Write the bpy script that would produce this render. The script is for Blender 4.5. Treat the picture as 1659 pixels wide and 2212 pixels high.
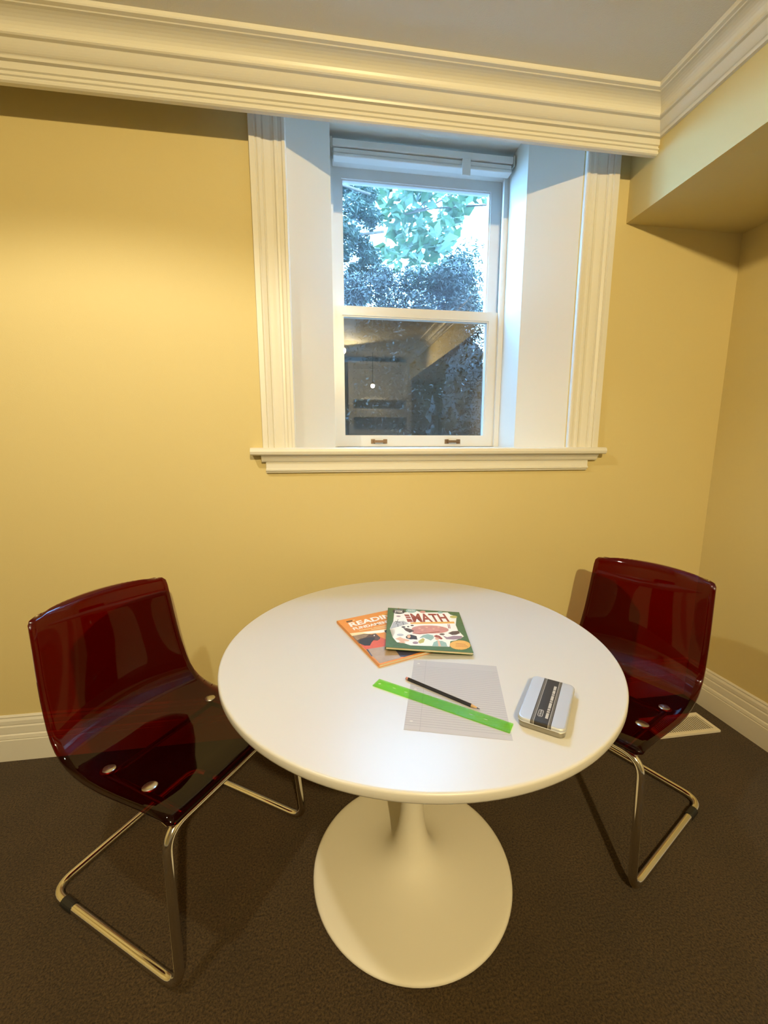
import bpy, bmesh, math, random
import numpy as np
from mathutils import Vector, Matrix

for o in list(bpy.data.objects):
    bpy.data.objects.remove(o, do_unlink=True)
S = bpy.context.scene
C = S.collection
R = math.radians

# ------------------------------------------------------------------ camera
F_PX, PITCH, YAW, ROLL = 892.29, 0.1644, 0.1479, -0.0002
CAM = Vector((0.0, -1.7463, 1.2979))
cd = bpy.data.cameras.new('camera')
cd.sensor_fit = 'HORIZONTAL'
cd.sensor_width = 36.0
cd.lens = F_PX / 1659 * 36.0
cd.clip_start = 0.02
cam = bpy.data.objects.new('camera', cd)
C.objects.link(cam)
fw = Vector((math.sin(YAW) * math.cos(PITCH), math.cos(YAW) * math.cos(PITCH), -math.sin(PITCH)))
rt = Vector((math.cos(YAW), -math.sin(YAW), 0))
up = rt.cross(fw)
r2 = rt * math.cos(ROLL) + up * math.sin(ROLL)
u2 = -rt * math.sin(ROLL) + up * math.cos(ROLL)
M = Matrix((r2, u2, -fw)).transposed().to_4x4()
M.translation = CAM
cam.matrix_world = M
S.camera = cam

# ------------------------------------------------------------------ sky, exposure
SKY = (0.25, 0.56, 1.0)
SKY_STRENGTH = 29.0
w = bpy.data.worlds.new('sky')
S.world = w
w.use_nodes = True
bg = w.node_tree.nodes['Background']
bg.inputs[0].default_value = (*SKY, 1)
bg.inputs[1].default_value = SKY_STRENGTH

LAMP_COL = (1.0, 0.77, 0.38)
LAMP_MAIN = 218.0        # watts of the ceiling spotlight aimed at the window corner
SPOT_W = 46.0            # recessed downlight left of the table
SPOT_COL = (1.0, 0.90, 0.70)

S.view_settings.view_transform = 'Standard'
S.view_settings.look = 'None'
S.view_settings.gamma = 1.0
S.view_settings.use_curve_mapping = False
S.view_settings.exposure = 0.32
S.cycles.max_bounces = 10
S.cycles.transparent_max_bounces = 24
S.cycles.sample_clamp_indirect = 8.0

# ------------------------------------------------------------------ materials
MATS = {}
def new_mat(name):
    m = bpy.data.materials.new(name)
    m.use_nodes = True
    m.node_tree.nodes.clear()
    MATS[name] = m
    return m, m.node_tree.nodes, m.node_tree.links

def pmat(name, col, rough=0.5, metal=0.0, noise=None, bump=None, spec=0.5, coat=0.0, emit=None, stretch=None):
    """noise=(scale, amount) brightness variation; bump=(scale, strength, distance)"""
    m, N, L = new_mat(name)
    out = N.new('ShaderNodeOutputMaterial')
    b = N.new('ShaderNodeBsdfPrincipled')
    L.new(b.outputs[0], out.inputs[0])
    b.inputs['Base Color'].default_value = (*col, 1)
    b.inputs['Roughness'].default_value = rough
    b.inputs['Metallic'].default_value = metal
    b.inputs['Specular IOR Level'].default_value = spec
    b.inputs['Coat Weight'].default_value = coat
    if emit:
        b.inputs['Emission Color'].default_value = (*emit[0], 1)
        b.inputs['Emission Strength'].default_value = emit[1]
    tc = N.new('ShaderNodeTexCoord')
    src = tc.outputs['Object']
    if stretch:
        mp = N.new('ShaderNodeMapping')
        mp.inputs['Scale'].default_value = stretch
        L.new(src, mp.inputs[0]); src = mp.outputs[0]
    if noise:
        t = N.new('ShaderNodeTexNoise')
        t.inputs['Scale'].default_value = noise[0]
        t.inputs['Detail'].default_value = 4
        L.new(src, t.inputs['Vector'])
        mx = N.new('ShaderNodeMix'); mx.data_type = 'RGBA'
        mx.inputs[6].default_value = (*[c * (1 - noise[1]) for c in col], 1)
        mx.inputs[7].default_value = (*[min(1, c * (1 + noise[1])) for c in col], 1)
        L.new(t.outputs['Fac'], mx.inputs[0])
        L.new(mx.outputs[2], b.inputs['Base Color'])
    if bump:
        t = N.new('ShaderNodeTexNoise')
        t.inputs['Scale'].default_value = bump[0]
        t.inputs['Detail'].default_value = 3
        L.new(src, t.inputs['Vector'])
        bp = N.new('ShaderNodeBump')
        bp.inputs['Strength'].default_value = bump[1]
        bp.inputs['Distance'].default_value = bump[2]
        L.new(t.outputs['Fac'], bp.inputs['Height'])
        L.new(bp.outputs[0], b.inputs['Normal'])
    return m

def clear_mat(name, tint, rough=0.03, ior=1.5, dust_haze=0.0, dust_haze_col=(.6, .6, .6)):
    """thin clear sheet: tinted straight-through light plus a Fresnel reflection"""
    m, N, L = new_mat(name)
    out = N.new('ShaderNodeOutputMaterial')
    tr = N.new('ShaderNodeBsdfTransparent'); tr.inputs[0].default_value = (*tint, 1)
    gl = N.new('ShaderNodeBsdfGlossy'); gl.inputs['Roughness'].default_value = rough
    gl.inputs['Color'].default_value = (1, 1, 1, 1)
    fr = N.new('ShaderNodeFresnel'); fr.inputs['IOR'].default_value = ior
    # the shell has two skins: reflect only on faces seen from outside
    geo = N.new('ShaderNodeNewGeometry')
    inv = N.new('ShaderNodeMath'); inv.operation = 'SUBTRACT'; inv.inputs[0].default_value = 1
    L.new(geo.outputs['Backfacing'], inv.inputs[1])
    mul = N.new('ShaderNodeMath'); mul.operation = 'MULTIPLY'
    L.new(fr.outputs[0], mul.inputs[0]); L.new(inv.outputs[0], mul.inputs[1])
    mx = N.new('ShaderNodeMixShader')
    L.new(mul.outputs[0], mx.inputs[0]); L.new(tr.outputs[0], mx.inputs[1]); L.new(gl.outputs[0], mx.inputs[2])
    last = mx
    if dust_haze:
        d0 = N.new('ShaderNodeBsdfDiffuse'); d0.inputs[0].default_value = (*dust_haze_col, 1)
        d1 = N.new('ShaderNodeBsdfTranslucent'); d1.inputs[0].default_value = (*dust_haze_col, 1)
        df = N.new('ShaderNodeMixShader'); df.inputs[0].default_value = 0.5
        L.new(d0.outputs[0], df.inputs[1]); L.new(d1.outputs[0], df.inputs[2])
        m2 = N.new('ShaderNodeMixShader')
        tc = N.new('ShaderNodeTexCoord')
        t = N.new('ShaderNodeTexNoise'); t.inputs['Scale'].default_value = 3.0; t.inputs['Detail'].default_value = 6
        L.new(tc.outputs['Object'], t.inputs['Vector'])
        mr = N.new('ShaderNodeMapRange')
        mr.inputs['To Min'].default_value = dust_haze * 0.5; mr.inputs['To Max'].default_value = dust_haze * 1.5
        L.new(t.outputs['Fac'], mr.inputs['Value'])
        L.new(mr.outputs[0], m2.inputs[0])
        L.new(mx.outputs[0], m2.inputs[1]); L.new(df.outputs[0], m2.inputs[2])
        last = m2
    L.new(last.outputs[0], out.inputs[0])
    return m

pmat('wall_paint', (0.64, 0.535, 0.26), 0.62, noise=(2.0, 0.02), bump=(260, 0.12, 0.002), spec=0.3)
pmat('ceiling_paint', (0.74, 0.73, 0.70), 0.85, bump=(220, 0.35, 0.004), spec=0.2)
pmat('trim_paint', (0.72, 0.70, 0.63), 0.35, bump=(60, 0.04, 0.001))
pmat('sash_paint', (0.74, 0.73, 0.70), 0.3, noise=(8, 0.03))
pmat('table_white', (0.56, 0.55, 0.525), 0.34, bump=(500, 0.02, 0.0005), spec=0.5)
pmat('pedestal_white', (0.70, 0.67, 0.58), 0.6, spec=0.3)
pmat('chrome', (0.78, 0.76, 0.72), 0.10, metal=1.0)
pmat('steel_disc', (0.55, 0.52, 0.46), 0.28, metal=1.0)
pmat('black_plastic', (0.012, 0.012, 0.012), 0.45)
pmat('bronze', (0.20, 0.13, 0.08), 0.40, metal=0.7)
pmat('vent_white', (0.80, 0.76, 0.64), 0.4)
pmat('void_black', (0.006, 0.005, 0.004), 0.9)
pmat('paper_white', (0.44, 0.435, 0.46), 0.8)
pmat('rule_line', (0.33, 0.335, 0.37), 0.8)
pmat('page_edge', (0.62, 0.55, 0.42), 0.85, noise=(400, 0.15), stretch=(1, 1, 40))
pmat('cover_orange', (0.72, 0.27, 0.06), 0.32, noise=(60, 0.05))
pmat('cover_green', (0.055, 0.13, 0.045), 0.32, noise=(90, 0.35))
pmat('ink_white', (0.86, 0.82, 0.76), 0.4)
pmat('ink_cream', (0.80, 0.66, 0.36), 0.4)
pmat('ink_rust', (0.30, 0.045, 0.012), 0.4, noise=(150, 0.25))
pmat('ink_gold', (0.74, 0.40, 0.07), 0.4)
pmat('ink_black', (0.02, 0.016, 0.01), 0.4)
pmat('ink_brown', (0.09, 0.045, 0.02), 0.4, noise=(120, 0.4))
pmat('ink_teal', (0.27, 0.42, 0.38), 0.4, noise=(200, 0.2))
pmat('ink_pink', (0.56, 0.24, 0.19), 0.4, noise=(90, 0.25))
pmat('ink_skin', (0.70, 0.42, 0.28), 0.4)
pmat('ink_mauve', (0.30, 0.20, 0.25), 0.4)
pmat('ink_grey', (0.42, 0.43, 0.46), 0.4)
pmat('ink_red', (0.66, 0.10, 0.04), 0.4, noise=(80, 0.2))
pmat('ink_tan', (0.40, 0.29, 0.20), 0.5, noise=(60, 0.2))
pmat('ink_navy', (0.06, 0.06, 0.10), 0.4)
pmat('ink_dapple', (0.30, 0.20, 0.11), 0.4, noise=(70, 0.7))
pmat('ink_olive', (0.48, 0.42, 0.10), 0.4)
pmat('tin_silver', (0.50, 0.52, 0.55), 0.5, metal=0.4)
pmat('tin_side', (0.34, 0.32, 0.27), 0.40, metal=0.7)
pmat('tin_band', (0.022, 0.018, 0.012), 0.42)
pmat('tin_band_grey', (0.11, 0.10, 0.085), 0.42)
pmat('tin_print', (0.42, 0.40, 0.36), 0.45)
pmat('pencil_black', (0.012, 0.012, 0.016), 0.25)
pmat('pencil_wood', (0.55, 0.34, 0.17), 0.7)
pmat('eraser_pink', (0.50, 0.22, 0.20), 0.8)
pmat('graphite', (0.02, 0.02, 0.02), 0.3)
pmat('blind_white', (0.80, 0.80, 0.78), 0.45)
def leaf_mat(name, col, tcol, rough, tf):
    m, N, L = new_mat(name)
    out = N.new('ShaderNodeOutputMaterial'); b = N.new('ShaderNodeBsdfPrincipled')
    b.inputs['Base Color'].default_value = (*col, 1); b.inputs['Roughness'].default_value = rough
    t = N.new('ShaderNodeBsdfTranslucent'); t.inputs[0].default_value = (*tcol, 1)
    mx = N.new('ShaderNodeMixShader'); mx.inputs[0].default_value = tf
    L.new(b.outputs[0], mx.inputs[1]); L.new(t.outputs[0], mx.inputs[2]); L.new(mx.outputs[0], out.inputs[0])
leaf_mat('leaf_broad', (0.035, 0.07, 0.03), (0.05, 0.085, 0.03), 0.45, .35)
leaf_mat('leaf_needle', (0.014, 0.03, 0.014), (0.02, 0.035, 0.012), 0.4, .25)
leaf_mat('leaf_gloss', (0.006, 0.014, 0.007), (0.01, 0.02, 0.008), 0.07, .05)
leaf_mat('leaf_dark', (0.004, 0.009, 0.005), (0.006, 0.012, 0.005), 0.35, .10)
pmat('bark', (0.07, 0.05, 0.035), 0.9, noise=(20, 0.3))
pmat('soil', (0.03, 0.025, 0.018), 0.95, noise=(6, 0.4))
pmat('shelf_white', (0.74, 0.72, 0.66), 0.5)
pmat('brass', (0.55, 0.42, 0.20), 0.3, metal=1.0)

# carpet: dark brown loop pile, colour speckle and relief
m, N, L = new_mat('carpet')
out = N.new('ShaderNodeOutputMaterial'); b = N.new('ShaderNodeBsdfPrincipled')
b.inputs['Roughness'].default_value = 1.0
b.inputs['Specular IOR Level'].default_value = 0.05
b.inputs['Sheen Weight'].default_value = 0.12
L.new(b.outputs[0], out.inputs[0])
tc = N.new('ShaderNodeTexCoord')
n1 = N.new('ShaderNodeTexNoise'); n1.inputs['Scale'].default_value = 190; n1.inputs['Detail'].default_value = 5; n1.inputs['Roughness'].default_value = 0.75
n2 = N.new('ShaderNodeTexNoise'); n2.inputs['Scale'].default_value = 5; n2.inputs['Detail'].default_value = 3
for n in (n1, n2): L.new(tc.outputs['Object'], n.inputs['Vector'])
cr = N.new('ShaderNodeValToRGB')
cr.color_ramp.elements[0].position = 0.34; cr.color_ramp.elements[0].color = (0.008, 0.0045, 0.0018, 1)
cr.color_ramp.elements[1].position = 0.74; cr.color_ramp.elements[1].color = (0.155, 0.094, 0.034, 1)
L.new(n1.outputs['Fac'], cr.inputs[0])
mx = N.new('ShaderNodeMix'); mx.data_type = 'RGBA'; mx.blend_type = 'MULTIPLY'; mx.inputs[0].default_value = 0.5
cr2 = N.new('ShaderNodeValToRGB')
cr2.color_ramp.elements[0].position = 0.3; cr2.color_ramp.elements[0].color = (0.55, 0.55, 0.55, 1)
cr2.color_ramp.elements[1].position = 0.7; cr2.color_ramp.elements[1].color = (1, 1, 1, 1)
L.new(n2.outputs['Fac'], cr2.inputs[0])
L.new(cr.outputs[0], mx.inputs[6]); L.new(cr2.outputs[0], mx.inputs[7]); L.new(mx.outputs[2], b.inputs['Base Color'])
bp = N.new('ShaderNodeBump'); bp.inputs['Strength'].default_value = 0.8; bp.inputs['Distance'].default_value = 0.006
L.new(n1.outputs['Fac'], bp.inputs['Height']); L.new(bp.outputs[0], b.inputs['Normal'])

clear_mat('smoked_red', (0.38, 0.040, 0.014), 0.04, 1.36)
clear_mat('ruler_green', (0.70, 0.95, 0.42), 0.14, 1.49)
clear_mat('pane_upper', (0.93, 0.96, 0.97), 0.0, 1.52, dust_haze=0.035, dust_haze_col=(.7, .75, .8))  # scattering film imitates the blue lens-flare haze, painted into the glass
clear_mat('pane_lower', (0.90, 0.92, 0.92), 0.0, 2.25, dust_haze=0.03, dust_haze_col=(.55, .55, .52))
# insect screen mesh behind the lower pane
m, N, L = new_mat('insect_screen')
out = N.new('ShaderNodeOutputMaterial'); tr = N.new('ShaderNodeBsdfTransparent')
df = N.new('ShaderNodeBsdfDiffuse'); df.inputs[0].default_value = (0.05, 0.05, 0.05, 1)
mxs = N.new('ShaderNodeMixShader'); mxs.inputs[0].default_value = 0.45
L.new(tr.outputs[0], mxs.inputs[1]); L.new(df.outputs[0], mxs.inputs[2]); L.new(mxs.outputs[0], out.inputs[0])

def emit_mat(name, col, strength):
    m, N, L = new_mat(name)
    out = N.new('ShaderNodeOutputMaterial'); e = N.new('ShaderNodeEmission')
    e.inputs[0].default_value = (*col, 1); e.inputs[1].default_value = strength
    L.new(e.outputs[0], out.inputs[0])
emit_mat('lamp_glow', LAMP_COL, 60.0)
emit_mat('globe_glow', (1.0, .86, .62), 260.0)
emit_mat('downlight_glow', SPOT_COL, 12.0)

# ------------------------------------------------------------------ helpers
def mesh_obj(name, bm, mat, parent=None, smooth=False, loc=None, rot=None):
    me = bpy.data.meshes.new(name)
    bmesh.ops.recalc_face_normals(bm, faces=bm.faces)
    bm.to_mesh(me); bm.free()
    if smooth:
        for p in me.polygons: p.use_smooth = True
    me.materials.append(MATS[mat])
    o = bpy.data.objects.new(name, me)
    C.objects.link(o)
    if parent: o.parent = parent
    if loc: o.location = loc
    if rot: o.rotation_euler = rot
    return o

def empty(name, loc=(0, 0, 0), rz=0.0, rot=None):
    o = bpy.data.objects.new(name, None)
    C.objects.link(o)
    o.location = loc
    o.rotation_euler = rot if rot else (0, 0, rz)
    o.empty_display_size = 0.05
    return o

def tag(o, label=None, cat=None, group=None, kind=None):
    if label: o['label'] = label
    if cat: o['category'] = cat
    if group: o['group'] = group
    if kind: o['kind'] = kind
    return o

def struct(o, label, cat):
    return tag(o, label, cat, None, 'structure')

def add_box(bm, x0, x1, y0, y1, z0, z1):
    v = [bm.verts.new((x, y, z)) for z in (z0, z1) for y in (y0, y1) for x in (x0, x1)]
    for f in ((0, 1, 3, 2), (4, 6, 7, 5), (0, 4, 5, 1), (2, 3, 7, 6), (0, 2, 6, 4), (1, 5, 7, 3)):
        bm.faces.new([v[i] for i in f])

def boxes(*bs):
    bm = bmesh.new()
    for b in bs: add_box(bm, *b)
    return bm

def bev_box(x0, x1, y0, y1, z0, z1, r=0.003, seg=2):
    bm = boxes((x0, x1, y0, y1, z0, z1))
    bmesh.ops.bevel(bm, geom=bm.edges[:], offset=r, segments=seg, affect='EDGES', profile=0.5)
    return bm

def prism(poly, axis, a, b):
    """extrude a 2-D polygon along an axis from a to b; poly in the two other axes, in order x<y<z"""
    bm = bmesh.new()
    def P(q, t):
        if axis == 'x': return (t, q[0], q[1])
        if axis == 'y': return (q[0], t, q[1])
        return (q[0], q[1], t)
    A = [bm.verts.new(P(q, a)) for q in poly]
    B = [bm.verts.new(P(q, b)) for q in poly]
    n = len(poly)
    for i in range(n):
        bm.faces.new((A[i], A[(i + 1) % n], B[(i + 1) % n], B[i]))
    bm.faces.new(A[::-1]); bm.faces.new(B)
    return bm

def lathe(prof, n=64, bm=None):
    bm = bm or bmesh.new()
    rings = []
    for r, z in prof:
        if r < 1e-6: rings.append([bm.verts.new((0, 0, z))])
        else: rings.append([bm.verts.new((r * math.cos(2 * math.pi * i / n), r * math.sin(2 * math.pi * i / n), z)) for i in range(n)])
    for a, b in zip(rings, rings[1:]):
        for i in range(n):
            j = (i + 1) % n
            if len(a) == 1 and len(b) == 1: continue
            if len(a) == 1: bm.faces.new((a[0], b[i], b[j]))
            elif len(b) == 1: bm.faces.new((a[i], a[j], b[0]))
            else: bm.faces.new((a[i], a[j], b[j], b[i]))
    return bm

def round_path(pts, rad, closed=False, seg=7):
    out = []
    n = len(pts)
    P = [Vector(p) for p in pts]
    for i in range(n):
        if not closed and i in (0, n - 1):
            out.append(P[i]); continue
        a, b, c = P[i - 1], P[i], P[(i + 1) % n]
        d1 = (a - b).normalized(); d2 = (c - b).normalized()
        ang = d1.angle(d2)
        t = min(rad / math.tan(ang / 2), (a - b).length * .45, (c - b).length * .45)
        p0, p1 = b + d1 * t, b + d2 * t
        for k in range(seg + 1):
            s = k / seg
            out.append(p0 * (1 - s) ** 2 + b * 2 * s * (1 - s) + p1 * s * s)
    return out

def tube(pts, rad, closed=False, n=14, bm=None):
    bm = bm or bmesh.new()
    m = len(pts)
    rings = []
    nrm = None
    for i in range(m):
        if closed: d = pts[(i + 1) % m] - pts[i - 1]
        else: d = pts[min(i + 1, m - 1)] - pts[max(i - 1, 0)]
        d.normalize()
        if nrm is None:
            nrm = d.orthogonal().normalized()
        nrm = (nrm - d * nrm.dot(d)).normalized()
        bn = d.cross(nrm)
        rings.append([bm.verts.new(pts[i] + (nrm * math.cos(2 * math.pi * k / n) + bn * math.sin(2 * math.pi * k / n)) * rad) for k in range(n)])
    for i in range(m if closed else m - 1):
        a, b = rings[i], rings[(i + 1) % m]
        off = 0
        if closed and i == m - 1:   # match the twist of the closing seam
            best = min(range(n), key=lambda s: (a[0].co - b[s].co).length)
            off = best
        for k in range(n):
            bm.faces.new((a[k], a[(k + 1) % n], b[(k + 1 + off) % n], b[(k + off) % n]))
    if not closed:
        bm.faces.new(rings[0][::-1]); bm.faces.new(rings[-1])
    return bm

def rrect(hw, hh, r, n=8):
    out = []
    for cx, cy, a0 in ((hw - r, hh - r, 0), (-hw + r, hh - r, 90), (-hw + r, -hh + r, 180), (hw - r, -hh + r, 270)):
        for k in range(n + 1):
            a = R(a0 + 90 * k / n)
            out.append((cx + r * math.cos(a), cy + r * math.sin(a)))
    return out

def loops_mesh(loops, bm=None):
    """skin a stack of closed loops of equal length, capped at both ends"""
    bm = bm or bmesh.new()
    V = [[bm.verts.new(p) for p in lp] for lp in loops]
    n = len(V[0])
    for a, b in zip(V, V[1:]):
        for i in range(n):
            bm.faces.new((a[i], a[(i + 1) % n], b[(i + 1) % n], b[i]))
    bm.faces.new(V[0][::-1]); bm.faces.new(V[-1])
    return bm

# ------------------------------------------------------------------ room shell
XL, XR, XS = -2.35, 1.863, 1.293      # left wall, right wall, soffit face
YF = -4.10                            # wall behind the camera
ZC, ZS = 2.530, 2.212                 # ceiling, soffit underside
WX0, WX1 = -0.115, 1.083              # window opening in the room-side wall face
IX0, IX1 = 0.062, 0.914               # opening after the splay
SILL = 1.281
HEAD = 2.62
YB = 0.47

struct(mesh_obj('floor', boxes((XL - .1, XR + .1, YF - .1, 0.0, -0.1, 0.0)), 'carpet'),
       'dark brown loop pile carpet covering the floor', 'floor')
struct(mesh_obj('ceiling', boxes((XL - .1, XR + .1, YF - .1, 0.0, ZC, ZC + .1)), 'ceiling_paint'),
       'off white textured ceiling', 'ceiling')
struct(mesh_obj('wall_back', boxes((XL - .1, WX0, 0, YB, 0, 2.85), (WX1, XR + .1, 0, YB, 0, 2.85),
                                    (WX0, WX1, 0, YB, 0, 1.2), (WX0, WX1, 0, YB, 2.72, 2.85)), 'wall_paint'),
       'cream yellow painted wall around the window', 'wall')
struct(mesh_obj('wall_right', boxes((XR, XR + .1, YF, 0, 0, ZC)), 'wall_paint'),
       'cream yellow side wall with the floor vent at its foot', 'wall')
struct(mesh_obj('wall_left', boxes((XL - .1, XL, YF, 0, 0, ZC)), 'wall_paint'),
       'cream yellow side wall left of the table', 'wall')
struct(mesh_obj('wall_front', boxes((XL - .1, XR + .1, YF - .1, YF, 0, ZC)), 'wall_paint'),
       'cream yellow wall facing the window', 'wall')
struct(mesh_obj('wall_soffit', boxes((XS, XR, YF, 0, ZS, ZC)), 'wall_paint'),
       'boxed soffit painted cream under the ceiling in the right corner', 'soffit')

# crown moulding profile (distance out from face, z)
crown = [(0.0, 2.431), (0.012, 2.431), (0.014, 2.437)]
for k in range(7):
    t = k / 6
    crown.append((0.016 + 0.024 * t, 2.439 + 0.024 * (t ** 1.6)))
crown += [(0.041, 2.4635), (0.050, 2.4645), (0.054, 2.4675), (0.054, 2.4715), (0.051, 2.4745), (0.044, 2.4755)]
for k in range(9):
    a = (math.pi / 2) * k / 8
    crown.append((0.044 + 0.046 * (1 - math.cos(a)), 2.476 + 0.037 * math.sin(a)))
crown += [(0.092, 2.5150), (0.103, 2.5165), (0.105, 2.520), (0.105, ZC), (0.0, ZC)]

YV = -0.150      # face of the valance under the crown
# crown along the valance (mitred into the soffit run)
def crown_run(name, label):
    bm = bmesh.new()
    n = len(crown)
    A = [bm.verts.new((XL, YV - d, z)) for d, z in crown]
    B = [bm.verts.new((XS - d, YV - d, z)) for d, z in crown]
    for i in range(n): bm.faces.new((A[i], A[(i + 1) % n], B[(i + 1) % n], B[i]))
    bm.faces.new(A); bm.faces.new(B)
    return struct(mesh_obj(name, bm, 'trim_paint'), label, 'crown moulding')
crown_run('trim_1', 'white crown moulding above the window valance')
bm = bmesh.new(); n = len(crown)
A = [bm.verts.new((XS - d, YV - d, z)) for d, z in crown]
B = [bm.verts.new((XS - d, YF, z)) for d, z in crown]
for i in range(n): bm.faces.new((A[i], A[(i + 1) % n], B[(i + 1) % n], B[i]))
bm.faces.new(A); bm.faces.new(B)
struct(mesh_obj('trim_2', bm, 'trim_paint'), 'white crown moulding along the soffit face', 'crown moulding')
# valance board with beaded lower edge, standing off the wall
val = [(YV, ZC), (YV, 2.412), (YV + .006, 2.410), (YV + .006, 2.405), (YV + .001, 2.402), (YV + .001, 2.398), (YV + .006, 2.396),
       (YV + .006, 2.393), (YV + .003, 2.390), (YV + .004, 2.384), (YV + .010, 2.381), (YV + .024, 2.381), (YV + .026, 2.39), (YV + .026, ZC)]
struct(mesh_obj('trim_3', prism(val, 'x', XL, XS), 'trim_paint'), 'white beaded valance board hung in front of the window head', 'valance')

# baseboards
bb = [(0, 0), (.016, 0), (.016, .093), (.013, .096), (.016, .100), (.014, .114), (.010, .118), (.011, .122), (.011, .150),
      (.008, .156), (.010, .160), (.010, .176), (.006, .186), (.007, .192), (.003, .199), (0, .199)]
struct(mesh_obj('baseboard_back', prism([(-d, z) for d, z in bb], 'x', XL, XR), 'trim_paint'), 'tall cream baseboard under the window wall', 'baseboard')
struct(mesh_obj('baseboard_right', prism([(XR - d, z) for d, z in bb], 'y', YF, -0.016), 'trim_paint'), 'tall cream baseboard beside the floor vent', 'baseboard')
struct(mesh_obj('baseboard_left', prism([(XL + d, z) for d, z in bb], 'y', YF, -0.016), 'trim_paint'), 'tall cream baseboard along the left wall', 'baseboard')
struct(mesh_obj('baseboard_front', prism([(YF + d, z) for d, z in bb], 'x', XL + .016, XR - .016), 'trim_paint'), 'tall cream baseboard along the wall facing the window', 'baseboard')

# window casings: profile across the width (0 = inner edge), thickness towards the room
cas = [(0, 0), (0, .016), (.004, .020), (.014, .020), (.018, .015), (.030, .014), (.036, .018), (.044, .019), (.050, .014),
       (.060, .013), (.072, .016), (.086, .019), (.092, .016), (.096, .022), (.108, .026), (.116, .022), (.120, .027), (.140, .028), (.142, .024), (.142, 0)]
struct(mesh_obj('trim_4', prism([(WX0 + .012 - d * .91, -t) for d, t in cas], 'z', SILL, 2.5285), 'trim_paint'), 'fluted white window casing left of the window', 'casing')
struct(mesh_obj('trim_5', prism([(WX1 + .004 + d, -t) for d, t in cas], 'z', SILL, 2.5285), 'trim_paint'), 'fluted white window casing right of the window', 'casing')
# splayed reveals
struct(mesh_obj('trim_6', prism([(WX0, 0), (IX0, .15), (IX0, YB), (WX0, YB)], 'z', 1.2, HEAD), 'trim_paint'), 'white splayed window reveal on the left', 'reveal')
struct(mesh_obj('trim_7', prism([(WX1, 0), (IX1, .15), (IX1, YB), (WX1, YB)], 'z', 1.2, HEAD), 'trim_paint'), 'white splayed window reveal on the right', 'reveal')
struct(mesh_obj('trim_8', boxes((WX0, WX1, 0, YB, HEAD, 2.72)), 'trim_paint'), 'white head of the window recess', 'reveal')
# stool and apron
bm = prism([(0.0, 1.2515), (-.046, 1.2515), (-.053, 1.256), (-.056, 1.266), (-.053, 1.276), (-.046, SILL), (0.0, SILL)], 'x', -.278, 1.256)
add_box(bm, IX0, IX1, 0.0, YB, 1.2, SILL - .0005)
for poly in ([(WX0, 0), (IX0, 0), (IX0, .15)], [(IX1, 0), (WX1, 0), (IX1, .15)]):   # wings of the stool inside the splay
    A_ = [bm.verts.new((x, y, 1.2)) for x, y in poly]; B_ = [bm.verts.new((x, y, SILL - .0005)) for x, y in poly]
    for i in range(3): bm.faces.new((A_[i], A_[(i + 1) % 3], B_[(i + 1) % 3], B_[i]))
    bm.faces.new(A_[::-1]); bm.faces.new(B_)
sill_o = mesh_obj('trim_9', bm, 'trim_paint')
struct(sill_o, 'rounded white window stool projecting over the apron', 'window sill')
bm = prism([(0, 1.2515), (-.034, 1.2515), (-.034, 1.246), (-.027, 1.240), (-.022, 1.228), (-.018, 1.224), (0, 1.224)], 'x', -.240, 1.232)
ap_o = mesh_obj('trim_10', bm, 'trim_paint')
struct(ap_o, 'white moulded apron under the window stool', 'window apron')
mesh_obj('apron_board', prism([(0, 1.2235), (-.016, 1.2235), (-.016, 1.198), (-.022, 1.195), (-.022, 1.189), (-.015, 1.186), (-.013, 1.180), (0, 1.180)], 'x', -.224, 1.192), 'trim_paint', ap_o)

# ------------------------------------------------------------------ double-hung window
win = empty('window_1', ((IX0 + IX1) / 2, .40, SILL))
struct(win, 'white double hung window with two single panes', 'window')
def wpart(name, bm, mat, parent=None, smooth=False):
    o = mesh_obj(name, bm, mat, None, smooth)
    if parent is None or parent is win:
        o.parent = win; o.matrix_parent_inverse = Matrix.Translation(-win.location)
    else:
        o.parent = parent
        o.matrix_parent_inverse = (Matrix.Translation(win.location) @ Matrix.Translation(-win.location))
    return o
GX0, GX1 = .113, .845
wpart('jamb', boxes((IX0, IX0 + .006, .335, YB, SILL, HEAD)), 'sash_paint')
wpart('jamb', boxes((IX1 - .009, IX1, .335, YB, SILL, HEAD)), 'sash_paint')
wpart('jamb_stop', boxes((IX1 - .024, IX1 - .009, .335, .353, SILL, 2.56)), 'sash_paint')
wpart('jamb_stop', boxes((IX0 + .006, IX0 + .016, .335, .353, SILL, 2.56)), 'sash_paint')
wpart('head_jamb', boxes((IX0 + .006, IX1 - .009, .345, YB, 2.555, HEAD)), 'sash_paint')
wpart('frame_sill', boxes((IX0 + .006, IX1 - .009, .395, YB, SILL, 1.300)), 'sash_paint')

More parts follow.
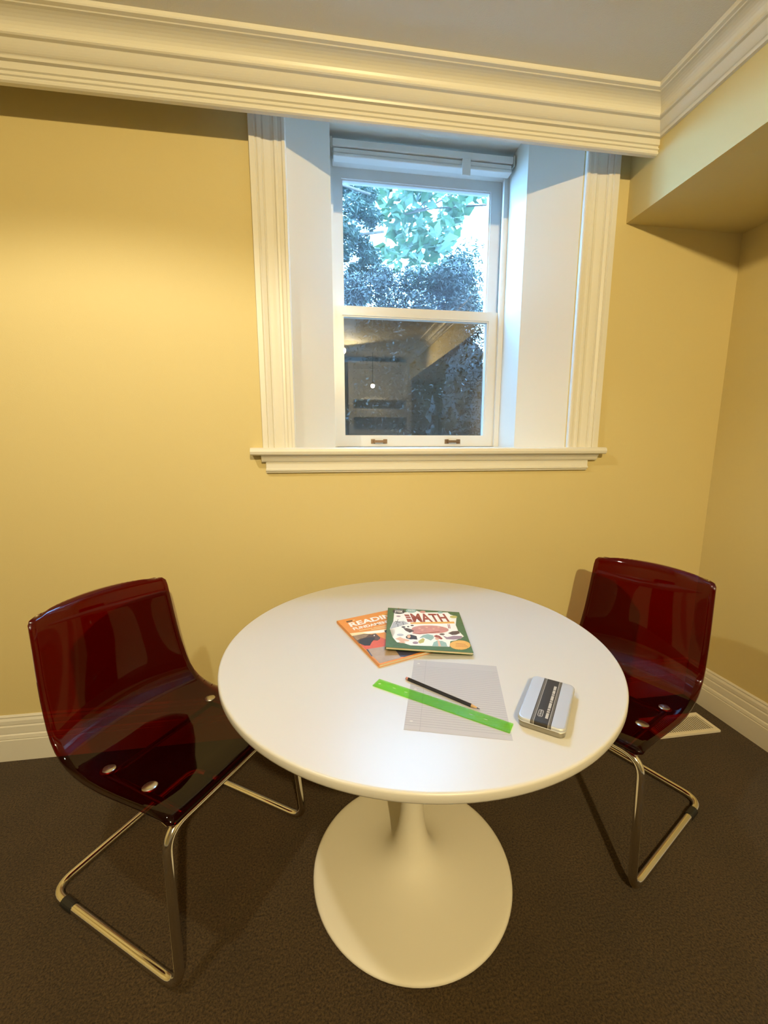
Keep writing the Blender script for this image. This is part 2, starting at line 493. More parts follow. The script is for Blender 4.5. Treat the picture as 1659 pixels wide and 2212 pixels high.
def sash(name, x0, x1, gx0, gx1, z0, gz0, gz1, z1, y0, y1, pane_mat):
    bm = bmesh.new()
    add_box(bm, x0, gx0, y0, y1, z0, z1); add_box(bm, gx1, x1, y0, y1, z0, z1)
    s = wpart(name, bm, 'sash_paint')
    wpart('bottom_rail', boxes((gx0, gx1, y0, y1, z0, gz0)), 'sash_paint', s)
    wpart('top_rail', boxes((gx0, gx1, y0, y1, gz1, z1)), 'sash_paint', s)
    # glazing bead, set back
    t = .006; yb = y0 + .006
    wpart('glazing_bead', boxes((gx0, gx0 + t, yb, y1, gz0, gz1), (gx1 - t, gx1, yb, y1, gz0, gz1),
                                (gx0 + t, gx1 - t, yb, y1, gz0, gz0 + t), (gx0 + t, gx1 - t, yb, y1, gz1 - t, gz1)), 'sash_paint', s)
    bm = bmesh.new(); ym = (y0 + y1) / 2
    vs = [bm.verts.new(p) for p in ((gx0, ym, gz0), (gx1, ym, gz0), (gx1, ym, gz1), (gx0, ym, gz1))]
    bm.faces.new(vs)
    o = wpart('pane', bm, pane_mat, s)
    # make the normal face the room
    if o.data.polygons[0].normal.y > 0: o.data.flip_normals()
    return s
low = sash('lower_sash', IX0 + .006, IX1 - .010, GX0, GX1, SILL + .002, 1.333, 1.903, 1.945, .355, .392, 'pane_lower')
upp = sash('upper_sash', IX0 + .007, IX1 - .010, GX0 + .006, GX1 + .004, 1.915, 1.945, 2.510, 2.555, .398, .435, 'pane_upper')
wpart('insect_screen', boxes((GX0 - .02, GX1 + .02, .450, .4515, SILL + .02, 1.93)), 'insect_screen', win)
wpart('screen_frame', boxes((GX0 - .04, GX0 - .02, .444, .456, 1.301, 1.95), (GX1 + .02, GX1 + .04, .444, .456, 1.301, 1.95),
                            (GX0 - .02, GX1 + .02, .444, .456, 1.93, 1.95)), 'sash_paint', win)
def handle(xc):
    bm = bmesh.new()
    z = 1.308
    for s in (-1, 1):
        add_box(bm, xc + s * .031 - .010, xc + s * .031 + .010, .3515, .355, z - .011, z + .011)
        add_box(bm, xc + s * .024 - .004, xc + s * .024 + .004, .340, .3515, z - .005, z + .005)
    add_box(bm, xc - .028, xc + .028, .336, .341, z - .006, z + .006)
    o = wpart('lift_handle', bm, 'bronze', low)
    o['label'] = 'dark bronze sash lift handle'
handle(.288); handle(.672)

# rolled blind head rail at the recess head
bl = empty('window_blind', (.49, .30, 2.535))
tag(bl, 'raised white window blind rail mounted at the top of the recess', 'blind')
def child(parent, name, bm, mat, smooth=False):
    o = mesh_obj(name, bm, mat, None, smooth)
    o.parent = parent
    o.matrix_parent_inverse = parent.matrix_basis.inverted()
    return o
child(bl, 'head_rail', bev_box(.076, .900, .270, .320, 2.562, 2.590, .003), 'blind_white')
child(bl, 'blind_stack', bev_box(.080, .896, .276, .314, 2.540, 2.559, .004), 'blind_white')
child(bl, 'bottom_rail', bev_box(.080, .896, .272, .316, 2.524, 2.538, .004), 'blind_white')
child(bl, 'bracket', boxes((.068, .076, .268, .322, 2.552, 2.594)), 'steel_disc')
child(bl, 'bracket', boxes((.900, .908, .268, .322, 2.552, 2.594)), 'steel_disc')
o = child(bl, 'hold_down_clip', bev_box(.655, .695, .262, .2695, 2.490, 2.560, .003), 'blind_white')

# ------------------------------------------------------------------ outside the window
rnd = random.Random(7)
struct(mesh_obj('ground', boxes((-6, 8, .60, 9, 1.02, 1.10)), 'soil'), 'dark soil outside the window', 'ground')
def leaf_cloud(name, mat, spots, size, label, cat, seed, narrow=.5, parent=None, kind=None):
    rr = random.Random(seed)
    verts, faces = [], []
    for (c, rad, cnt) in spots:
        for _ in range(cnt):
            d = Vector((rr.gauss(0, 1), rr.gauss(0, 1), rr.gauss(0, 1))).normalized() * (rr.random() ** .45)
            p = Vector(c) + Vector((d.x * rad[0], d.y * rad[1], d.z * rad[2]))
            a = Vector((rr.gauss(0, 1), rr.gauss(0, .7), rr.gauss(0, .8))).normalized()
            n_ = a.orthogonal().normalized()
            n_ = (Matrix.Rotation(rr.random() * 6.28, 3, a) @ n_)
            L_ = size * rr.uniform(.6, 1.3); W_ = L_ * narrow
            side = a.cross(n_)
            i = len(verts)
            verts += [p - a * L_ / 2, p + side * W_ / 2 - a * L_ * .08, p + a * L_ / 2, p - side * W_ / 2 - a * L_ * .08 + n_ * W_ * .15]
            faces.append((i, i + 1, i + 2, i + 3))
    me = bpy.data.meshes.new(name); me.from_pydata(verts, [], faces); me.materials.append(MATS[mat])
    o = bpy.data.objects.new(name, me); C.objects.link(o)
    if parent:
        o.parent = parent; o.matrix_parent_inverse = parent.matrix_basis.inverted()
    return o

def pix(px, py, y):
    """world point on the plane at depth y seen through a photo pixel; used to size the planting, which stands at real depth"""
    d = fw + r2 * ((px - 829.5) / F_PX) - u2 * ((py - 1106) / F_PX)
    t = (y - CAM.y) / d.y
    return CAM + d * t

# yew hedge, dense and dark, filling the lower half of the view
hedge = empty('yew_hedge', (0.9, 1.75, 1.10))
tag(hedge, 'dense dark yew hedge outside the window', 'hedge')
sp = []
outline = [(640, 640), (700, 620), (760, 600), (820, 590), (880, 590), (930, 585), (975, 580), (1005, 590), (1000, 640), (960, 640), (900, 640), (840, 640),
           (1010, 650), (760, 660), (700, 680), (1000, 690), (950, 690), (880, 690), (800, 690), (980, 565), (950, 600)]
for (a, b_) in outline:
    yy = 1.55 + rnd.uniform(-.2, .25)
    sp.append((pix(a, b_ + 26, yy), (.14, .22, .11), 1700))
for k in range(24):
    xx = -.1 + k % 8 * .22 + rnd.uniform(-.08, .08); zz = 1.25 + (k // 8) * .36 + rnd.uniform(-.1, .1)
    sp.append((Vector((xx, 1.6 + rnd.uniform(-.25, .25), zz)), (.28, .30, .28), 1100))
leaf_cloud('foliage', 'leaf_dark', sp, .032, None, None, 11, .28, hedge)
bm = bmesh.new()
bmesh.ops.create_icosphere(bm, subdivisions=5, radius=1.0)
from mathutils import noise as mn
for v in bm.verts:
    d = v.co.copy()
    k = 1 + .10 * mn.noise(d * 4) + .05 * mn.noise(d * 11)
    v.co = Vector((.35 + 1.02 * k * math.copysign(abs(d.x) ** .7, d.x), 1.75 + .28 * k * d.y, 1.68 + .66 * k * math.copysign(abs(d.z) ** .7, d.z)))
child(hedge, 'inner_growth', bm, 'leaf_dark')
bm = bmesh.new()
bmesh.ops.create_icosphere(bm, subdivisions=5, radius=1.0)
for v in bm.verts:
    d = v.co.copy()
    k = 1 + .10 * mn.noise(d * 5) + .05 * mn.noise(d * 12)
    v.co = Vector((1.1 + 1.9 * k * math.copysign(abs(d.x) ** .6, d.x), 2.05 + .28 * k * d.y, 1.50 + .50 * k * math.copysign(abs(d.z) ** .6, d.z)))
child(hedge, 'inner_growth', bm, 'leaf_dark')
sp = [(pix(a, b_, 1.42), (.13, .12, .10), 260) for a, b_ in ((1012, 548), (985, 565), (1000, 600), (1015, 640), (960, 590), (1005, 575), (940, 610), (900, 600))]
leaf_cloud('sprigs', 'leaf_needle', sp, .040, None, None, 12, .22, hedge)
sp = [(Vector((rnd.uniform(-.1, 1.6), rnd.uniform(1.12, 1.25), rnd.uniform(1.3, 1.95))), (.10, .04, .08), 26) for k in range(22)]
leaf_cloud('glint_leaves', 'leaf_gloss', sp, .034, None, None, 14, .5, hedge)  # leaves added to glint with sky, imitating bright gaps in the hedge
for k in range(5):
    x = .2 + k * .45
    bm = tube([Vector((x, 1.6, 1.08)), Vector((x + .04, 1.62, 1.6)), Vector((x - .03, 1.6, 2.2))], .025, n=8)
    child(hedge, 'stem', bm, 'bark', True)

# conifer bough hanging in from the left
bough = empty('conifer_tree', (-.35, 2.75, 1.10))
tag(bough, 'feathery conifer tree at the left of the window view', 'tree')
sp = []
for (a, b_) in [(700, 410), (745, 400), (790, 420), (760, 450), (800, 470), (750, 500), (780, 530), (735, 545), (800, 560), (700, 480), (690, 560), (720, 600), (770, 590), (820, 595), (735, 640), (700, 640), (780, 640)]:
    sp.append((pix(a, b_, 2.6 + rnd.uniform(-.15, .25)), (.13, .15, .10), 800))
leaf_cloud('foliage', 'leaf_needle', sp, .070, None, None, 21, .17, bough)
child(bough, 'trunk', tube([Vector((-.35, 2.75, 1.08)), Vector((-.32, 2.72, 2.4)), Vector((-.30, 2.75, 4.6))], .07, n=10), 'bark', True)
for (p0, p1) in (((-.32, 2.73, 3.1), pix(830, 500, 2.6)), ((-.31, 2.73, 3.8), pix(800, 420, 2.6)), ((-.33, 2.73, 2.5), pix(820, 590, 2.6))):
    q = Vector(p1); p0 = Vector(p0)
    child(bough, 'bough', tube([p0, (p0 + q) / 2 + Vector((0, 0, .05)), q], .012, n=6), 'bark', True)

# broadleaf tree with thin twigs across the sky
tree = empty('broadleaf_tree', (2.6, 3.6, 1.10))
tag(tree, 'broadleaf tree with pale green leaves against the bright sky', 'tree')
sp = []
for (a, b_) in [(790, 400), (840, 395), (900, 400), (950, 405), (1000, 410), (1035, 415), (870, 425), (920, 430), (975, 425), (840, 455), (885, 455), (955, 470), (985, 465), (960, 500), (925, 515), (945, 530), (900, 535), (935, 560), (880, 560), (850, 545), (905, 500), (870, 500)]:
    sp.append((pix(a, b_, 3.9 + rnd.uniform(-.3, .3)), (.25, .25, .19), 26))
leaf_cloud('foliage', 'leaf_broad', sp, .165, None, None, 31, .62, tree)
child(tree, 'trunk', tube([Vector((2.6, 3.6, 1.08)), Vector((2.5, 3.55, 2.6)), Vector((2.3, 3.4, 4.6))], .09, n=10), 'bark', True)
for pts in ([(845, 460), (880, 462), (935, 450)], [(848, 458), (875, 430), (884, 415)], [(890, 460), (915, 440), (925, 425)], [(890, 458), (930, 446), (975, 420)], [(975, 420), (1060, 330)], [(935, 450), (1100, 440), (1200, 470)]):
    child(tree, 'branch', tube([pix(a, b_, 3.9) for a, b_ in pts], .010, n=6), 'bark', True)

# ------------------------------------------------------------------ pedestal table
TX, TY, TZ = .2514, -.6700, .745
tab = empty('pedestal_table', (TX, TY, 0))
tag(tab, 'round white pedestal table with a trumpet shaped base', 'table')
prof = [(0, .722), (.515, .722), (.521, .7232), (.5238, .7255), (.525, .729), (.525, .7405), (.5242, .743), (.5225, .7445), (.5195, .745), (0, .745)]
tt = mesh_obj('tabletop', lathe(prof, 160), 'table_white', tab, True)
for p in tt.data.polygons:
    if len(p.vertices) == 3: p.use_smooth = False
pr = [(0, .0005), (.285, .0005), (.298, .003), (.302, .008), (.299, .0125), (.292, .0155)]
key = [(.302, .015), (.28, .0168), (.24, .0195), (.19, .0240), (.14, .032), (.10, .046), (.075, .064), (.057, .090), (.045, .130), (.037, .180), (.033, .240),
       (.0315, .32), (.0315, .42), (.034, .52), (.042, .60), (.060, .66), (.09, .70), (.13, .7215), (.18, .73)]
for i in range(1, len(key) - 2):       # Catmull-Rom through the trumpet outline
    p0, p1, p2, p3 = [Vector(k_) for k_ in key[i - 1:i + 3]]
    for t in (0, .25, .5, .75):
        q = .5 * ((2 * p1) + (p2 - p0) * t + (2 * p0 - 5 * p1 + 4 * p2 - p3) * t * t + (3 * p1 - p0 - 3 * p2 + p3) * t ** 3)
        pr.append((q.x, q.y))
pr += [(.13, .7215), (0, .7215)]
mesh_obj('pedestal', lathe(pr, 96), 'pedestal_white', tab, True, (-.006, -.008, 0))

# ------------------------------------------------------------------ chairs
edge = [(-.040, .434), (-.030, .443), (-.012, .449), (.05, .447), (.10, .442), (.16, .436), (.22, .432), (.28, .431), (.325, .434), (.36, .442), (.388, .455), (.410, .474),
        (.427, .498), (.440, .528), (.451, .565), (.461, .605), (.469, .650), (.476, .695), (.481, .735), (.486, .770), (.490, .797), (.495, .814), (.503, .823), (.512, .826)]
def shell_bm():
    NU = 22
    n = len(edge)
    # arc length
    s = [0]
    for a, b_ in zip(edge, edge[1:]): s.append(s[-1] + math.dist(a, b_))
    tot = s[-1]
    mid = []
    for i, (y, z) in enumerate(edge):
        d0 = s[i]; d1 = tot - s[i]
        hw = .236 - .026 * max(0, min(1, (s[i] - .30) / .5))
        rc = .016
        if d0 < rc: hw -= rc - math.sqrt(max(0, rc * rc - (rc - d0) ** 2))
        rc = .032
        if d1 < rc: hw -= rc - math.sqrt(max(0, rc * rc - (rc - d1) ** 2))
        back = max(0, min(1, (s[i] - .34) / .16)); back = back * back * (3 - 2 * back)
        row = []
        for j in range(NU + 1):
            u = -1 + 2 * j / NU
            c = 1 - u * u
            row.append(Vector((hw * u, y - .015 + .042 * c * back, z - .014 * c * (1 - back) * min(1, s[i] / .08) + .008 * c * back)))
        mid.append(row)
    th = .0035
    nr = []
    for i in range(n):
        rr_ = []
        for j in range(NU + 1):
            du = mid[i][min(j + 1, NU)] - mid[i][max(j - 1, 0)]
            dv = mid[min(i + 1, n - 1)][j] - mid[max(i - 1, 0)][j]
            rr_.append(du.cross(dv).normalized())
        nr.append(rr_)
    bm = bmesh.new()
    T = [[bm.verts.new(mid[i][j] + nr[i][j] * th) for j in range(NU + 1)] for i in range(n)]
    Bt = [[bm.verts.new(mid[i][j] - nr[i][j] * th) for j in range(NU + 1)] for i in range(n)]
    for i in range(n - 1):
        for j in range(NU):
            bm.faces.new((T[i][j], T[i][j + 1], T[i + 1][j + 1], T[i + 1][j]))
            bm.faces.new((Bt[i][j], Bt[i + 1][j], Bt[i + 1][j + 1], Bt[i][j + 1]))
    for j in range(NU):
        bm.faces.new((T[0][j], Bt[0][j], Bt[0][j + 1], T[0][j + 1]))
        bm.faces.new((T[-1][j], T[-1][j + 1], Bt[-1][j + 1], Bt[-1][j]))
    for i in range(n - 1):
        bm.faces.new((T[i][0], T[i + 1][0], Bt[i + 1][0], Bt[i][0]))
        bm.faces.new((T[i][-1], Bt[i][-1], Bt[i + 1][-1], T[i + 1][-1]))
    return bm

FH, FY, FD, TR = .251, -.060, .469, .0115
def make_chair(label, loc, rz):
    root = empty('cantilever_chair', loc, rz)
    tag(root, label, 'chair', 'smoked red chairs at the round table')
    mesh_obj('shell', shell_bm(), 'smoked_red', root, True)
    z0 = TR + .001
    pts = [(-FH, FY, z0), (-FH + .022, -.030, .412), (FH - .022, -.030, .412), (FH, FY, z0), (FH, FD, z0), (-FH, FD, z0)]
    mesh_obj('frame', tube(round_path(pts, .055, True, 8), TR, True, 16), 'chrome', root, True)
    for s in (-1, 1):
        mesh_obj('seat_bar', tube(round_path([(s * .175, -.030, .412), (s * .175, .05, .412), (s * .175, .26, .408)], .03), .008, n=10), 'steel_disc', root, True)
        for yb_, zt in ((.095, .4365), (.262, .4255)):
            o = mesh_obj('seat_bolt', lathe([(0, -.016), (.006, -.016), (.006, -.002), (.0185, -.002), (.0195, .001), (.016, .004), (0, .005)], 24), 'steel_disc', root, True, (s * .175, yb_, zt))
            o['label'] = 'round metal seat bolt cap'
        for yg in (FD - .085,):
            bm = tube([Vector((s * FH, yg - .022, z0 + .0005)), Vector((s * FH, yg + .022, z0 + .0005))], TR + .0018, n=16)
            mesh_obj('floor_glide', bm, 'black_plastic', root, False)
    mesh_obj('cross_bar', tube(round_path([(-.175, .26, .408), (-.12, .262, .404), (.12, .262, .404), (.175, .26, .408)], .04), .008, n=10), 'steel_disc', root, True)
    return root
make_chair('smoked red transparent cantilever chair at the left of the table', (-.278, -.653, 0), R(57.15))
make_chair('smoked red transparent cantilever chair at the right beside the floor vent', (.800, -.607, 0), R(-63.2))

# ------------------------------------------------------------------ floor vent
fv = empty('floor_vent', (1.62, -.234, 0))
tag(fv, 'white slotted metal floor vent in the carpet by the right wall', 'vent')
vx0, vx1, vy0, vy1 = 1.455, 1.766, -.298, -.170
child(fv, 'frame', boxes((vx0, vx1, vy0, vy0 + .018, .0, .010), (vx0, vx1, vy1 - .018, vy1, .0, .010),
                         (vx0, vx0 + .018, vy0 + .018, vy1 - .018, .0, .010), (vx1 - .018, vx1, vy0 + .018, vy1 - .018, .0, .010)), 'vent_white')
child(fv, 'duct_shade', boxes((vx0 + .018, vx1 - .018, vy0 + .018, vy1 - .018, .0, .0015)), 'void_black')  # flat black plate: the shade inside the duct painted as colour
ns = 24
slat_me = None
for k in range(ns):
    x = vx0 + .018 + (k + .75) * (vx1 - vx0 - .036) / (ns + .5)
    if slat_me is None:
        o = mesh_obj('slat', boxes((-.0024, .0024, vy0 + .018 + .234, vy1 - .018 + .234, -.0022, 0)), 'vent_white')
        slat_me = o.data
    else:
        o = bpy.data.objects.new('slat', slat_me); C.objects.link(o)
    o.parent = fv
    o.location = (x - 1.62, 0, .0085)

# ------------------------------------------------------------------ flat print helpers
def homography(src, dst):
    A_ = []
    for (x, y), (u, v) in zip(src, dst):
        A_.append([x, y, 1, 0, 0, 0, -u * x, -u * y, -u]); A_.append([0, 0, 0, x, y, 1, -v * x, -v * y, -v])
    _, _, Vt = np.linalg.svd(np.array(A_, float))
    return Vt[-1].reshape(3, 3)
def happ(H, p):
    q = H @ np.array([p[0], p[1], 1.0]); return (q[0] / q[2], q[1] / q[2])

def flat(name, poly, z, mat, parent, h=.00012):
    bm = bmesh.new()
    A_ = [bm.verts.new((x, y, z)) for x, y in poly]
    B_ = [bm.verts.new((x, y, z + h)) for x, y in poly]
    n = len(poly)
    for i in range(n): bm.faces.new((A_[i], A_[(i + 1) % n], B_[(i + 1) % n], B_[i]))
    bm.faces.new(A_[::-1]); bm.faces.new(B_)
    bmesh.ops.triangulate(bm, faces=[f for f in bm.faces if len(f.verts) > 4])
    return mesh_obj(name, bm, mat, parent)

def ell(cx, cy, rx, ry, n=20, rot=0):
    return [(cx + rx * math.cos(t) * math.cos(rot) - ry * math.sin(t) * math.sin(rot), cy + rx * math.cos(t) * math.sin(rot) + ry * math.sin(t) * math.cos(rot))
            for t in (2 * math.pi * k / n for k in range(n))]

def text(name, body, quad, z, mat, parent, bold=.012):
    """lettering fitted into a quad given as (left-bottom, right-bottom, right-top, left-top)"""
    cu = bpy.data.curves.new(name, 'FONT'); cu.body = body; cu.size = 1; cu.offset = bold; cu.resolution_u = 3
    cu.fill_mode = 'FRONT'
    to = bpy.data.objects.new(name, cu); C.objects.link(to)
    dg = bpy.context.evaluated_depsgraph_get(); dg.update()
    me = bpy.data.meshes.new_from_object(to.evaluated_get(dg))
    bpy.data.objects.remove(to, do_unlink=True)
    xs = [v.co.x for v in me.vertices]; ys = [v.co.y for v in me.vertices]
    x0, x1, y0, y1 = min(xs), max(xs), min(ys), max(ys)
    q = [Vector((*p, 0)) for p in quad]
    for v in me.vertices:
        u = (v.co.x - x0) / (x1 - x0); t = (v.co.y - y0) / (y1 - y0)
        p = (q[0] * (1 - u) + q[1] * u) * (1 - t) + (q[3] * (1 - u) + q[2] * u) * t
        v.co = (p.x, p.y, z)
    me.materials.clear(); me.materials.append(MATS[mat])
    o = bpy.data.objects.new(name, me); C.objects.link(o); o.parent = parent
    return o

def book(name, label, wd, ht, th, loc, rot, cover, spine_side='left'):
    b_ = empty(name, loc, rot=rot)
    tag(b_, label, 'book', 'workbooks on the table')
    c = .0006
    mesh_obj('pages', boxes((-wd / 2 + .0015, wd / 2 - .0015, -ht / 2 + .0015, ht / 2 - .0015, c, th - c)), 'page_edge', b_)
    mesh_obj('back_cover', boxes((-wd / 2, wd / 2, -ht / 2, ht / 2, 0, c)), cover, b_)
    mesh_obj('front_cover', boxes((-wd / 2, wd / 2, -ht / 2, ht / 2, th - c, th)), cover, b_)
    mesh_obj('spine', boxes((-wd / 2 - .0004, -wd / 2 + .0006, -ht / 2, ht / 2, 0, th)), cover, b_)
    return b_

# reading workbook (underneath)
RW, RH, RT = .222, .293, .0075
rb = book('workbook', 'orange reading workbook lying under the green math book', RW, RH, RT, (.186, -.6255, TZ + .0001), (0, 0, R(19)), 'cover_orange')
z1 = RT + .0001
Hr = homography([(45, 295), (1285, 40), (2345, 780), (925, 1165)], [(0, 1), (1, 1), (1, 0), (0, 0)])
def rp(*pts):
    o_ = []
    for p in pts:
        u, v_ = happ(Hr, p); u = min(.995, max(.006, u)); v_ = min(.995, max(.006, v_))
        o_.append(((u - .5) * RW, (v_ - .5) * RH))
    return o_
def rf(name, mat, lvl, *pts): return flat(name, rp(*pts)[::-1], z1 + lvl * .00014, mat, rb)
def word(name, body, lb, lt, mid, frac):
    # left-bottom, left-top and a baseline point a known fraction along the word
    a_, t_, m_ = [Vector((*q, 0)) for q in rp(lb, lt, mid)]
    e_ = a_ + (m_ - a_) / frac
    e_.x = min(e_.x, RW * .485)
    text(name, body, [a_[:2], e_[:2], (e_ + t_ - a_)[:2], t_[:2]], z1 + .0006, 'ink_white', rb, .035)
word('title', 'READING', (335, 425), (275, 345), (1010, 262), .66)
word('subtitle', 'FUNDAMENTALS', (405, 487), (360, 440), (1035, 350), .66)
rf('badge', 'ink_brown', 1, (232, 308), (352, 285), (365, 305), (250, 332))
rf('badge_line', 'ink_cream', 1, (362, 285), (405, 275), (412, 287), (370, 298))
rf('header_line', 'ink_gold', 1, (900, 178), (1060, 152), (1065, 165), (905, 192))
rf('caption_line', 'ink_cream', 1, (500, 490), (760, 440), (770, 447), (508, 498))
rf('caption_line', 'ink_cream', 1, (785, 436), (1040, 392), (1050, 400), (795, 444))
rf('caption_line', 'ink_cream', 1, (740, 470), (1060, 420), (1065, 430), (748, 480))
rf('title_band', 'ink_cream', 1, (305, 550), (900, 480), (1400, 400), (1440, 425), (930, 545), (700, 560), (365, 600))
rf('title_band_light', 'ink_white', 2, (560, 530), (1000, 480), (1010, 525), (700, 552))
rf('red_ground', 'ink_red', 1, (540, 770), (740, 790), (730, 745), (790, 690), (880, 690), (930, 620), (1000, 650), (1080, 690), (1500, 720), (1500, 800), (1070, 800), (690, 860), (640, 860))
rf('horse_neck', 'ink_brown', 2, (370, 600), (600, 560), (760, 570), (830, 550), (870, 580), (930, 630), (925, 660), (880, 690), (800, 680), (760, 730), (730, 790), (620, 790), (500, 745))
rf('horse_dark_side', 'ink_black', 3, (500, 740), (520, 680), (640, 640), (760, 620), (830, 640), (800, 682), (752, 735), (728, 785), (620, 786))
rf('horse_mane', 'ink_dapple', 3, (375, 598), (560, 572), (700, 578), (640, 625), (520, 660), (470, 690))
rf('horse_eye', 'ink_white', 4, (795, 590), (815, 580), (822, 600), (802, 608))
rf('second_horse', 'ink_black', 2, (1005, 500), (1060, 470), (1300, 450), (1500, 600), (1300, 700), (1080, 700), (1040, 680), (1070, 640), (1060, 560))
rf('lower_panel', 'ink_navy', 1, (655, 865), (1070, 800), (1600, 720), (1900, 870), (1420, 1010), (760, 1000))
rf('photo_panel', 'ink_tan', 2, (690, 858), (1070, 800), (1240, 880), (1355, 1030), (935, 1135), (790, 1000))

# math workbook (on top, tilted because its left half rests on the other book)
MW, MH, MT = .231, .264, .0065
tilt = R(3.0)
mb = book('workbook', 'green math activity book lying on top of the orange one', MW, MH, MT, (.2905, -.6345, TZ + .0118), (0, tilt, R(-10.5)), 'cover_green')
Hm = homography([(50, 70), (1250, 115), (1560, 835), (50, 785)], [(0, 1), (1, 1), (1, 0), (0, 0)])
def mp(*pts):
    o_ = []
    for p in pts:
        u, v_ = happ(Hm, p); u = min(.995, max(.005, u)); v_ = min(.995, max(.005, v_))
        o_.append(((u - .5) * MW, (v_ - .5) * MH))
    return o_
z1 = MT + .0001
D = .00012
def mf(name, mat, lvl, *pts): return flat(name, mp(*pts)[::-1], z1 + lvl * D, mat, mb)
def me_(name, mat, lvl, cx, cy, rx, ry, n=22): return flat(name, mp(*[(cx + rx * math.cos(2 * math.pi * k / n), cy + ry * math.sin(2 * math.pi * k / n)) for k in range(n)])[::-1], z1 + lvl * D, mat, mb)
mf('cover_panel', 'ink_white', 0, (160, 130), (330, 150), (530, 110), (620, 140), (900, 130), (1060, 125), (1110, 165), (1215, 190), (1215, 345), (1260, 440), (1370, 545), (1240, 620), (1150, 640), (1145, 740), (480, 740), (370, 705), (240, 690), (160, 600), (205, 520), (180, 450), (105, 455), (155, 310))
me_('badge', 'ink_black', 1, 237, 135, 105, 42)
text('badge_word', 'STEM', mp((165, 155), (300, 155), (292, 122), (172, 122)), z1 + 2.5 * D, 'ink_white', mb, .02)
mf('badge_line', 'ink_grey', 2, (165, 106), (305, 106), (305, 114), (165, 114))
me_('bubble', 'ink_teal', 1, 445, 115, 90, 36)
text('bubble_word', 'MATH', mp((395, 126), (505, 126), (500, 100), (398, 100)), z1 + 2.5 * D, 'ink_white', mb, .0)
me_('bubble', 'ink_pink', 1, 640, 128, 50, 20)
me_('bubble', 'ink_teal', 1, 935, 130, 45, 18)
me_('bubble', 'ink_olive', 1, 1165, 202, 62, 24)
# slanted title: letters run right, tops lean left as on the receding cover
text('title', 'MATH', mp((500, 318), (1112, 292), (1005, 152), (425, 165)), z1 + 2 * D, 'ink_rust', mb, .03)
mf('side_word_bar', 'ink_rust', 2, (330, 185), (412, 185), (430, 215), (352, 218))
mf('side_word_bar', 'ink_rust', 2, (357, 227), (437, 222), (452, 248), (372, 252))
mf('side_word_bar', 'ink_rust', 2, (375, 262), (455, 262), (492, 312), (400, 318))
mf('title_rule', 'ink_gold', 2, (445, 325), (1180, 285), (1195, 318), (455, 352))
mf('easel_shape', 'ink_grey', 1, (160, 320), (330, 300), (420, 345), (240, 410), (110, 455))
for a in ((205, 365, 235, 275), (185, 312, 275, 330), (240, 412, 232, 355), (335, 372, 315, 320)):
    x0, y0, x1, y1 = a
    dx, dy = (y1 - y0), -(x1 - x0); l = math.hypot(dx, dy); dx, dy = dx / l * 4, dy / l * 4
    mf('easel_mark', 'ink_black', 2, (x0 + dx, y0 + dy), (x1 + dx, y1 + dy), (x1 - dx, y1 - dy), (x0 - dx, y0 - dy))
me_('pink_loaf', 'ink_pink', 2, 790, 440, 315, 72, 30)
me_('pink_loaf', 'ink_pink', 1, 640, 490, 150, 34)
for x, y in ((610, 425), (730, 405), (850, 430), (930, 395), (660, 455)): me_('loaf_dot', 'ink_skin', 3, x, y, 22, 8, 10)
mf('loaf_outline', 'ink_rust', 3, (500, 512), (620, 522), (760, 500), (950, 470), (960, 480), (760, 512), (620, 534), (495, 522))
mf('fork_tine', 'ink_rust', 3, (1078, 338), (1090, 338), (1110, 412), (1097, 412))
mf('fork_tine', 'ink_rust', 3, (1104, 338), (1114, 338), (1132, 412), (1120, 412))
me_('spot', 'ink_black', 2, 482, 378, 28, 11, 12)
me_('spot', 'ink_black', 2, 415, 402, 20, 10, 12)
me_('spot', 'ink_black', 2, 335, 412, 34, 14, 14)
mf('animal_leg', 'ink_brown', 2, (330, 430), (400, 430), (520, 460), (520, 485), (440, 505), (380, 480))
mf('animal_leg', 'ink_black', 3, (430, 500), (470, 478), (500, 490), (450, 510))
me_('small_mark', 'ink_mauve', 2, 237, 220, 38, 11, 12)
me_('paper_plane', 'ink_grey', 1, 290, 555, 60, 22, 10)
mf('child_hair', 'ink_black', 2, (385, 590), (420, 550), (480, 545), (570, 570), (590, 632), (520, 628), (470, 632), (400, 615))
me_('child_face', 'ink_skin', 3, 440, 582, 30, 28)
mf('child_arms', 'ink_skin', 1, (205, 630), (290, 595), (350, 620), (455, 640), (440, 665), (370, 672), (330, 690), (270, 655))
mf('teal_cloud', 'ink_teal', 1, (620, 600), (680, 545), (760, 525), (850, 545), (870, 590), (820, 640), (740, 610), (700, 590))
mf('yellow_figure', 'ink_olive', 2, (605, 660), (680, 600), (715, 620), (700, 680), (640, 700), (615, 690))
mf('child_hair', 'ink_rust', 2, (860, 560), (900, 535), (960, 550), (1020, 600), (990, 615), (940, 580), (890, 575))
me_('child_face', 'ink_skin', 2, 925, 600, 36, 26)
mf('child_shirt', 'ink_teal', 1, (870, 670), (920, 640), (1010, 640), (1080, 670), (1110, 738), (850, 738))
mf('child_arm', 'ink_skin', 2, (930, 630), (965, 640), (1000, 738), (955, 738))
mf('child_hair', 'ink_brown', 2, (1100, 495), (1170, 460), (1270, 450), (1300, 490), (1240, 520), (1170, 528))
mf('child_shirt', 'ink_mauve', 1, (1010, 540), (1090, 570), (1200, 540), (1340, 540), (1330, 590), (1200, 610), (1080, 605))
me_('child_hair', 'ink_brown', 2, 1000, 520, 45, 16, 14)
me_('child_arms', 'ink_skin', 1, 330, 690, 60, 14, 12)
me_('child_shirt', 'ink_mauve', 1, 560, 690, 50, 24, 12)
n_ = 72
